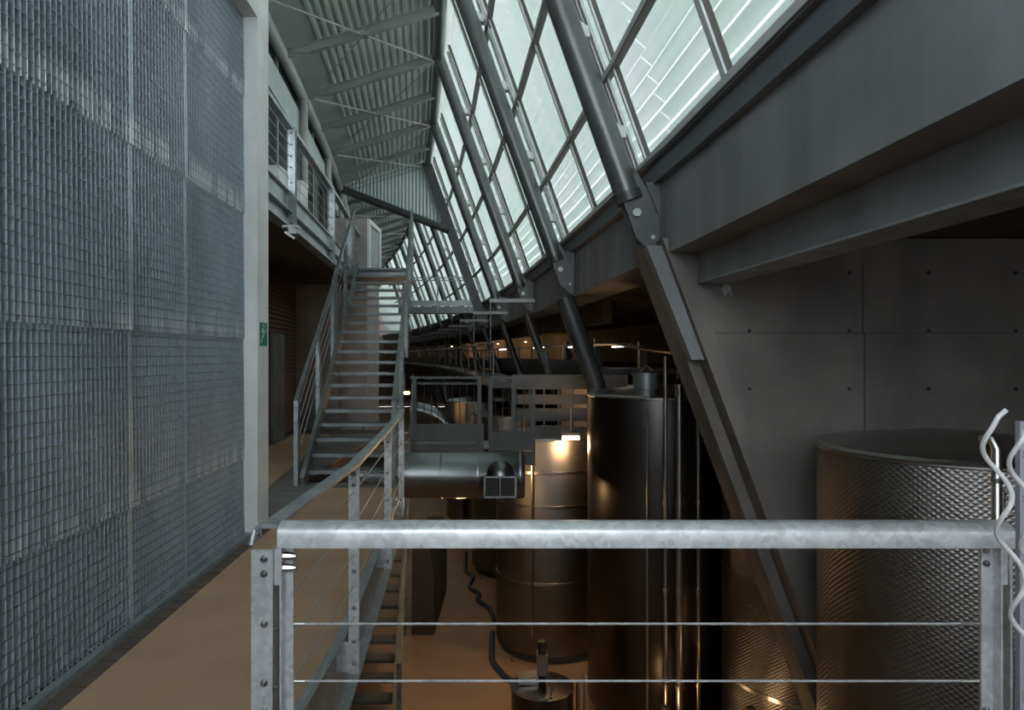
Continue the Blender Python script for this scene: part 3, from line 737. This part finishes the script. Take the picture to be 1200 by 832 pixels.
# service gallery under the soffit behind the tanks
t = empty('service_gallery', P(3.2, 20, -0.3), 'dark service gallery running under the soffit behind the middle tank', 'gallery')
sv = arange(14.9, 68, 2.4)
MB().sweep([(3.0, -0.42), (8.4, -0.42), (8.4, -0.30), (3.0, -0.30)], sv).build('deck', DARKST, t)
MB().sweep([(2.94, -0.62), (2.99, -0.62), (2.99, -0.12), (2.94, -0.12)], sv).build('fascia', DARKST, t)
MB().sweep([(3.3, 0.70), (3.5, 0.70), (3.5, 1.2), (3.3, 1.2)], sv).build('downstand_beam', DARKW, t)
for s in sv: MB().bar(P(2.96, s, -0.6), P(2.96, s, 0.25), 0.05, 0.05).build('post', DARKST, t)
MB().tube([P(2.96, s, 0.24) for s in sv], 0.022, 6).build('handrail', DARKST, t)
for k in range(9):
    s = 15.0 + k*1.3
    MB().bar(P(4.2+0.4*(k % 3), s, -0.3), P(4.2+0.4*(k % 3), s, 0.1+0.12*(k % 4)), 0.16, 0.22).build('valve_box', DARKST, t)
# screen of dark bars before a lit partition
o = MB().box(1.15, 4.0, 16.1, 16.25, FLOOR, E-0.70).build('wall_partition', CONCP); struct(o, 'warm lit partition wall behind the shorter dimpled tank', 'wall')
t = empty('bar_screen', (1.2, 14.2, E-1.6), 'dark horizontal bars in front of the warm lit partition', 'screen')
for h, hh in ((-0.56, 0.15), (-0.92, 0.10), (-1.24, 0.13), (-1.62, 0.12)): MB().box(0.0, 2.4, 14.15, 14.25, E+h-hh, E+h+hh).build('bar', DARKST, t)
for k in range(9): MB().box(0.05+k*0.3, 0.08+k*0.3, 14.12, 14.15, FLOOR, E-0.60).build('upright', DARKST, t)

# small mixing vat with motor
vx, vy, vr, vtop = 0.42, 9.5, 0.43, -4.60+E
t = empty('mixing_vat', (vx, vy, FLOOR), 'small steel vat with pump motor on its lid at the bottom edge', 'vat')
MB().lathe([(vr, FLOOR+0.1), (vr, vtop-0.02), (vr+0.012, vtop-0.02), (vr+0.012, vtop), (vr-0.02, vtop+0.005), (0.05, vtop+0.03)], vx, vy, 40).build('shell', TANKS, t, True)
for a in (0.6, 2.2, 3.9, 5.4): MB().tube([(vx+0.36*math.cos(a), vy+0.36*math.sin(a), FLOOR), (vx+0.36*math.cos(a), vy+0.36*math.sin(a), FLOOR+0.14)], 0.03, 8).build('foot', INOX, t)
mo = MB().box(vx-0.075, vx+0.075, vy-0.1, vy+0.08, vtop+0.18, vtop+0.46).build('gearbox', INOX, t)
MB().lathe([(0.065, vtop+0.46), (0.065, vtop+0.62), (0.03, vtop+0.64)], vx, vy, 14).build('motor_cap', BLACK, mo, True)
MB().lathe([(0.05, vtop+0.02), (0.05, vtop+0.21)], vx, vy-0.02, 12).build('mixer_shaft', BLACK, t, True)
lh = MB().box(vx-0.33, vx-0.06, vy-0.05, vy+0.28, vtop+0.03, vtop+0.09).build('hatch', INOX, t)
MB().tube([(vx-0.3, vy-0.08, vtop+0.12), (vx-0.08, vy-0.08, vtop+0.16)], 0.012, 6).build('hatch_lever', INOX, lh)
MB().tube([(vx+0.06, vy-0.2, vtop+0.28), (vx+0.12, vy-0.3, vtop+0.1), (vx+0.10, vy-0.34, vtop+0.02)], 0.014, 8).build('cable_loop', BLACK, t, True)
for dx in (0.50, 0.60):
    MB().tube([(vx+dx, vy, FLOOR), (vx+dx, vy, vtop+0.05+dx-0.5)], 0.03, 8).build('side_pipe', INOX, t)

# ---- duct
DX0, DX1, DY, DZ, DR = -2.35, 0.19, 10.25, E-1.80, 0.345
t = empty('ventilation_duct', (-0.6, DY, DZ-DR), 'round spiral steel ventilation duct beside the stairs', 'duct')
MB().tube([(DX0, DY, DZ), (DX1-0.03, DY, DZ), (DX1, DY, DZ)], [DR, DR, DR-0.02], 40).build('body', INOXD, t, True)
for x in (-1.62, -1.05, -0.50, 0.12):
    MB().tube([(x-0.012, DY, DZ), (x+0.012, DY, DZ)], DR+0.006, 40).build('seam_ring', INOXD, t, True)
bx0, bx1, by = -0.40, 0.06, DY-0.46
zc = DZ-0.245
ho = MB().box(bx0, bx1, by, by+0.3, zc, zc+0.30).build('outlet_hood', INOXD, t)
dm = MB(); cxh = (bx0+bx1)/2; nv = []; nf = []
for a in range(7):
    for b in range(13):
        ph = math.pi/2*a/6; th = math.pi*b/12
        nv.append((cxh+0.23*math.cos(ph)*math.cos(th), by+0.24-0.24*math.cos(ph)*math.sin(th), zc+0.30+0.20*math.sin(ph)))
for a in range(6):
    for b in range(12): nf.append((a*13+b, a*13+b+1, (a+1)*13+b+1, (a+1)*13+b))
dm.add(nv, nf).build('outlet_dome', INOXD, ho, True)
MB().box(bx0+0.02, bx1-0.02, by-0.004, by-0.001, zc+0.02, zc+0.28).build('outlet_opening', BLACK, ho)
m = MB(); m.box(bx0-0.005, bx1+0.005, by-0.012, by-0.002, zc-0.005, zc+0.018); m.box(bx0-0.005, bx1+0.005, by-0.012, by-0.002, zc+0.285, zc+0.305)
m.box(bx0-0.005, bx0+0.018, by-0.012, by-0.002, zc, zc+0.3); m.box(bx1-0.018, bx1+0.005, by-0.012, by-0.002, zc, zc+0.3); m.box((bx0+bx1)/2-0.006, (bx0+bx1)/2+0.006, by-0.012, by-0.002, zc, zc+0.3)
m.build('outlet_frame', GALV, ho)

# ---- catwalk behind the duct
t = empty('catwalk', (-0.7, 11.2, E-1.8), 'dark steel catwalk with basket end crossing behind the duct', 'catwalk')
cy0, cy1 = 10.85, 11.5
MB().box(-1.62, -0.45, cy0, cy0+0.06, E-1.38, E-1.10).build('edge_beam', DARKST, t)
MB().box(-1.62, -0.45, cy0+0.02, cy0+0.08, E-1.72, E-1.42).build('edge_beam', DARKST, t)
MB().box(-1.62, 0.35, cy0+0.08, cy1, E-1.50, E-1.44).build('deck', GALVD, t)
MB().box(-0.33, 0.36, cy0, cy0+0.05, E-1.52, E-1.22).build('edge_beam', DARKST, t)
MB().box(-0.33, 0.36, cy0+0.01, cy0+0.05, E-1.75, E-1.54).build('edge_beam', DARKST, t)
for x in (-1.55, -0.52, -0.34, 0.02, 0.34):
    MB().bar((x, cy0-0.01, E-1.75), (x, cy0-0.01, E-0.34), 0.06, 0.03).build('post', DARKST, t)
MB().bar((-1.62, cy0-0.01, E-0.36), (-0.5, cy0-0.01, E-0.36), 0.05, 0.04).build('handrail', DARKST, t)
MB().bar((-0.36, cy0-0.01, E-0.36), (0.36, cy0-0.01, E-0.36), 0.05, 0.04).build('handrail', DARKST, t)
for i in range(22):
    x = -1.6 + i*0.12
    if x > 0.3: break
    MB().tube([(x, cy1, E-1.45), (x, cy1, E-0.5)], 0.008, 5).build('baluster', DARKST, t)
MB().bar((-1.62, cy1, E-0.48), (0.36, cy1, E-0.48), 0.04, 0.04).build('handrail', DARKST, t)

# ---- bridge far behind the stairs
bs = 27.6
t = empty('footbridge', (-2.7, bs, 1.7+E), 'pale steel footbridge crossing at the far end beyond the stairs', 'bridge')
MB().box(-4.6, -1.55, bs-0.06, bs, 1.98+E, 2.20+E).build('edge_beam', GALV, t)
MB().box(-4.6, -1.55, bs, bs+0.06, 1.70+E, 1.95+E).build('edge_beam', GALVD, t)
MB().box(-4.6, -1.55, bs+0.07, bs+1.1, 1.72+E, 1.80+E).build('deck', GALVD, t)
for h in (3.02, 3.12): MB().tube([(-4.6, bs, h+E), (-1.6, bs, h+E)], 0.022, 6).build('rail', STEEL, t)
for x in (-4.4, -3.0, -1.7): MB().box(x-0.03, x+0.03, bs-0.07, bs-0.05, 1.75+E, 3.1+E).build('post', STEEL, t)

# ---- curved walkway in the distance under the edge beam
t = empty('cellar_walkway', P(1.0, 25, -0.6), 'long dark curved walkway with railing deep in the cellar', 'walkway')
sw = arange(15.5, 64, 2.4)
MB().sweep([(0.95, -0.75), (2.0, -0.75), (2.0, -0.62), (0.95, -0.62)], sw).build('deck', DARKST, t)
for h in (0.28, ): MB().tube([P(0.97, s, h) for s in sw], 0.028, 6).build('handrail', STEEL, t)
for h in (-0.35, -0.1, 0.1): MB().tube([P(0.97, s, h) for s in sw], 0.01, 5).build('rail', DARKST, t)
for s in sw: MB().bar(P(0.97, s, -0.7), P(0.97, s, 0.28), 0.04, 0.04).build('post', DARKST, t)
t = empty('pipe_bridge', P(3.2, 13.0, 0.1), 'thin bright pipe arching over the middle tank under the soffit', 'pipe')
pts = [V((1.6+0.22*k, 13.3-0.09*k, E+0.20+0.02*math.sin(k)-0.004*k*k)) for k in range(13)]
MB().tube(pts, 0.03, 8).build('tube', INOX, t, True)
MB().tube([pts[0], pts[0]+V((0,0,-0.3))], 0.02, 8).build('hanger', INOX, t)
MB().tube([pts[8], pts[8]+V((0,0,1.0))], 0.012, 8).build('hanger', INOX, t)

# vertical pipes in front of the middle tank
for x, y, ztop, r, lb in ((2.105, 9.36, E-0.02, 0.028, 'bright steel riser pipe at the left in front of the middle tank'), (2.29, 9.34, E-0.40, 0.055, 'thick grey riser pipe in the middle in front of the middle tank'), (2.56, 9.38, E-0.62, 0.03, 'steel riser pipe at the right beside the concrete fin')):
    t = empty('riser_pipe', (x, y, FLOOR), lb, 'pipe', 'riser pipes at the middle tank')
    MB().tube([(x, y, FLOOR), (x, y, ztop)], r, 12).build('pipe', INOX, t, True)
    for k in (0.9, 2.2, 3.4): MB().tube([(x, y, FLOOR+k), (x, y, FLOOR+k+0.05)], r+0.015, 12).build('coupling', INOX, t, True)
    MB().tube([(x, y, FLOOR), (x, y, FLOOR+0.03)], r+0.05, 12).build('flange', GALVD, t, True)

# curved bright duct deeper behind the catwalk
t = empty('curved_duct', P(0.2, 21, -2.6), 'shiny curved steel duct bending down behind the catwalk', 'duct')
pts = []
for k in range(11):
    a = math.pi/2*k/10
    pts.append(V((-3.0+1.5*math.sin(a), 20.2, E-3.0+1.5*math.cos(a)-0.1)))
MB().tube(pts, 0.22, 16).build('bend', INOXD, t, True)
MB().tube([pts[-1], V((pts[-1].x, pts[-1].y, FLOOR))], 0.22, 16).build('drop', INOXD, t, True)

# ---- hoses on the cellar floor
def hose(pts, r, label, wav=0.0):
    out = []
    for i in range(len(pts)-1):
        a, b = V(pts[i]), V(pts[i+1])
        for k in range(6): out.append(a.lerp(b, k/6))
    out.append(V(pts[-1]))
    for _ in range(2): out = [out[0]]+[(out[i-1]+out[i]*2+out[i+1])/4 for i in range(1, len(out)-1)]+[out[-1]]
    o = MB().tube(out, r, 8).build('hose', RUBBER, None, True); return tag(o, label, 'hose', 'floor hoses')
zf = FLOOR+0.035
def fpt(px, py):
    d = 800*(E-zf)/(py-416.0); return ((px-600)*d/800, d, zf)
hose([fpt(546, 648), fpt(545, 668), fpt(556, 676), fpt(549, 688), fpt(562, 695), fpt(560, 704), fpt(574, 712), fpt(580, 728)], 0.05, 'dark blue hose zigzagging across the cellar floor')
hose([fpt(577, 742), fpt(576, 775), fpt(590, 792), fpt(602, 800)], 0.055, 'dark blue hose curling beside the mixing vat')
# low wall beside the lower stairs
o = MB().prism([(-1.95, 13.3, FLOOR), (-1.52, 13.3, FLOOR), (-1.52, 13.3, FLOOR+1.1), (-1.60, 13.3, FLOOR+1.7), (-1.95, 13.3, FLOOR+1.7)], (0, 2.6, 0)).build('wall_low', DARKW)
struct(o, 'low concrete wall beside the foot of the lower stairs', 'wall')

# ---- warm lamps
def lamp(label, x, y, z, power, size=(0.28, 0.08, 0.07), col=(1.0, 0.60, 0.28), mount=None):
    t = empty('bulkhead_lamp', (x, y, z), label, 'lamp', 'warm cellar lamps')
    sx_, sy_, sz_ = size
    MB().box(x-sx_/2, x+sx_/2, y-sy_/2, y+sy_/2, z, z+sz_).build('diffuser', WARM, t)
    MB().box(x-sx_/2-0.02, x+sx_/2+0.02, y-sy_/2-0.02, y+sy_/2+0.02, z+sz_, z+sz_+0.05).build('housing', DARKST, t)
    if mount: MB().tube([(x, y, z+sz_+0.05), mount], 0.015, 6).build('bracket', STEEL, t)
    l = bpy.data.lights.new('lamp_light', 'POINT'); l.energy = power; l.color = col; l.shadow_soft_size = 0.08
    lo = link('lamp_light', l, t); lo.location = (x, y-0.05, z-0.10)
lamp('bright warm lamp above the shorter dimpled tank', 1.00, 11.62, E-1.44, 45, mount=(1.00, 11.62, E-0.9))
lamp('low warm lamp in front of the tank behind the fin', 2.88, 8.25, E-4.35, 3.0, (0.05, 0.04, 0.04), mount=(2.88, 8.25, FLOOR))
lamp('low warm lamp among the riser pipes', 2.02, 9.05, E-4.75, 4.0, (0.04, 0.04, 0.04), mount=(2.02, 9.05, FLOOR))
lamp('warm lamp hanging under the round duct', -0.80, 10.72, E-2.17, 45, (0.22, 0.04, 0.03), mount=(-0.80, 10.72, E-1.52))
lamp('warm lamp between the bar screen and the lit partition', 2.0, 15.5, E-0.85, 6, (0.2, 0.06, 0.04), mount=(2.0, 15.5, E-0.5))
lamp('warm lamp above the far end of the cellar floor', -3.3, 21.0, E-1.2, 25, mount=(-3.3, 21.0, E-0.6))
names_ = ['nearest', 'second', 'third', 'farthest']
for i, s in enumerate((40.0, 47.0, 54.0, 62.0)):
    p = P(6.6, s, 0.75)
    lamp('%s of the warm lamps hanging under the soffit far down the hall' % names_[i], p.x, p.y, p.z, (40, 90, 140, 160)[i], (0.1, 0.06, 0.03), mount=(p.x, p.y, 1.2+E))
# fluorescent tubes under the soffit
for i, (u, s, lb) in enumerate(((2.55, 18.0, 'white fluorescent tube under the soffit beside the third strut'), (3.15, 16.2, 'white fluorescent tube hanging between the second and third struts'), (4.0, 15.2, 'white fluorescent tube behind the top of the middle tank'), (2.4, 24.0, 'farthest white fluorescent tube under the soffit'))):
    a, b = P(u, s, 0.20), P(u, s+1.5, 0.20)
    t = empty('fluorescent_tube', (a+b)/2, lb, 'lamp', 'fluorescent tubes')
    MB().tube([a, b], 0.016, 8).build('tube', COOL, t, True)
    MB().bar(a+V((0,0,0.05)), b+V((0,0,0.05)), 0.10, 0.03).build('housing', DARKST, t)
    for q in (a, b): MB().tube([q+V((0,0,0.06)), V((q.x, q.y, 1.2+E))], 0.008, 6).build('hanger', DARKST, t)

# ---- things at the right edge
def helix(x0, x1, y, z0, z1, rad, pitch, ph):
    pts = []; n = 90
    for k in range(n+1):
        f = k/n; z = z0+(z1-z0)*f; a = 2*math.pi*z/pitch+ph
        pts.append(V((x0+(x1-x0)*f + rad*math.cos(a), y+rad*math.sin(a), z)))
    return pts
for i, (x0, x1, y, zt_, ph, lb) in enumerate(((1.78, 1.535, 2.20, 1.47, 1.9, 'white wavy rod crossing the end of the front handrail'), (1.86, 1.650, 2.24, 1.43, 3.2, 'white wavy rod in front of the numbered staff'), (1.93, 1.705, 2.18, 1.42, 5.0, 'white wavy rod at the very edge of the picture'))):
    t = empty('spiral_stake', (x0, y, 0), lb, 'rod', 'white spiral rods')
    pts = helix(x0, x1, y, 0.0, zt_, 0.029, 0.268, ph)
    MB().tube(pts, 0.008, 8).build('rod', WHITE, t, True)
    e = pts[-1]; MB().tube([e, e+V((0.008, 0, 0.012)), e+V((0.03, 0, 0.03))], 0.008, 8).build('bent_tip', WHITE, t, True)
t = empty('measuring_staff', (1.93, 2.52, 0), 'grey-blue staff with printed numbers at the right edge', 'staff')
MB().box(1.868, 1.96, 2.51, 2.535, -0.03, E-0.245).build('board', STAFF, t)
def text(s, x, y, z, size, parent):
    cu = bpy.data.curves.new('txt', 'FONT'); cu.body = s; cu.size = size
    ob = bpy.data.objects.new('txt', cu); COL.objects.link(ob)
    dg = bpy.context.evaluated_depsgraph_get(); me = bpy.data.meshes.new_from_object(ob.evaluated_get(dg))
    bpy.data.objects.remove(ob)
    me.transform(Matrix.Translation((x, y, z)) @ Matrix.Rotation(math.pi/2, 4, 'X')); me.materials.clear(); me.materials.append(INK)
    return link('number', me, parent)
text('39', 1.873, 2.508, E-0.375, 0.03, t); text('38', 1.873, 2.508, E-0.54, 0.03, t)
t = empty('standpipe', (1.86, 2.62, FLOOR), 'slim steel standpipe beside the right railing post', 'pipe')
MB().tube([(1.86, 2.62, FLOOR), (1.86, 2.62, E-0.36), (1.86, 2.64, E-0.33), (1.86, 2.70, E-0.33)], 0.018, 12).build('pipe', INOX, t, True)
MB().tube([(1.86, 2.62, E-0.49), (1.86, 2.62, E-0.47)], 0.022, 12).build('coupling', INOX, t, True)
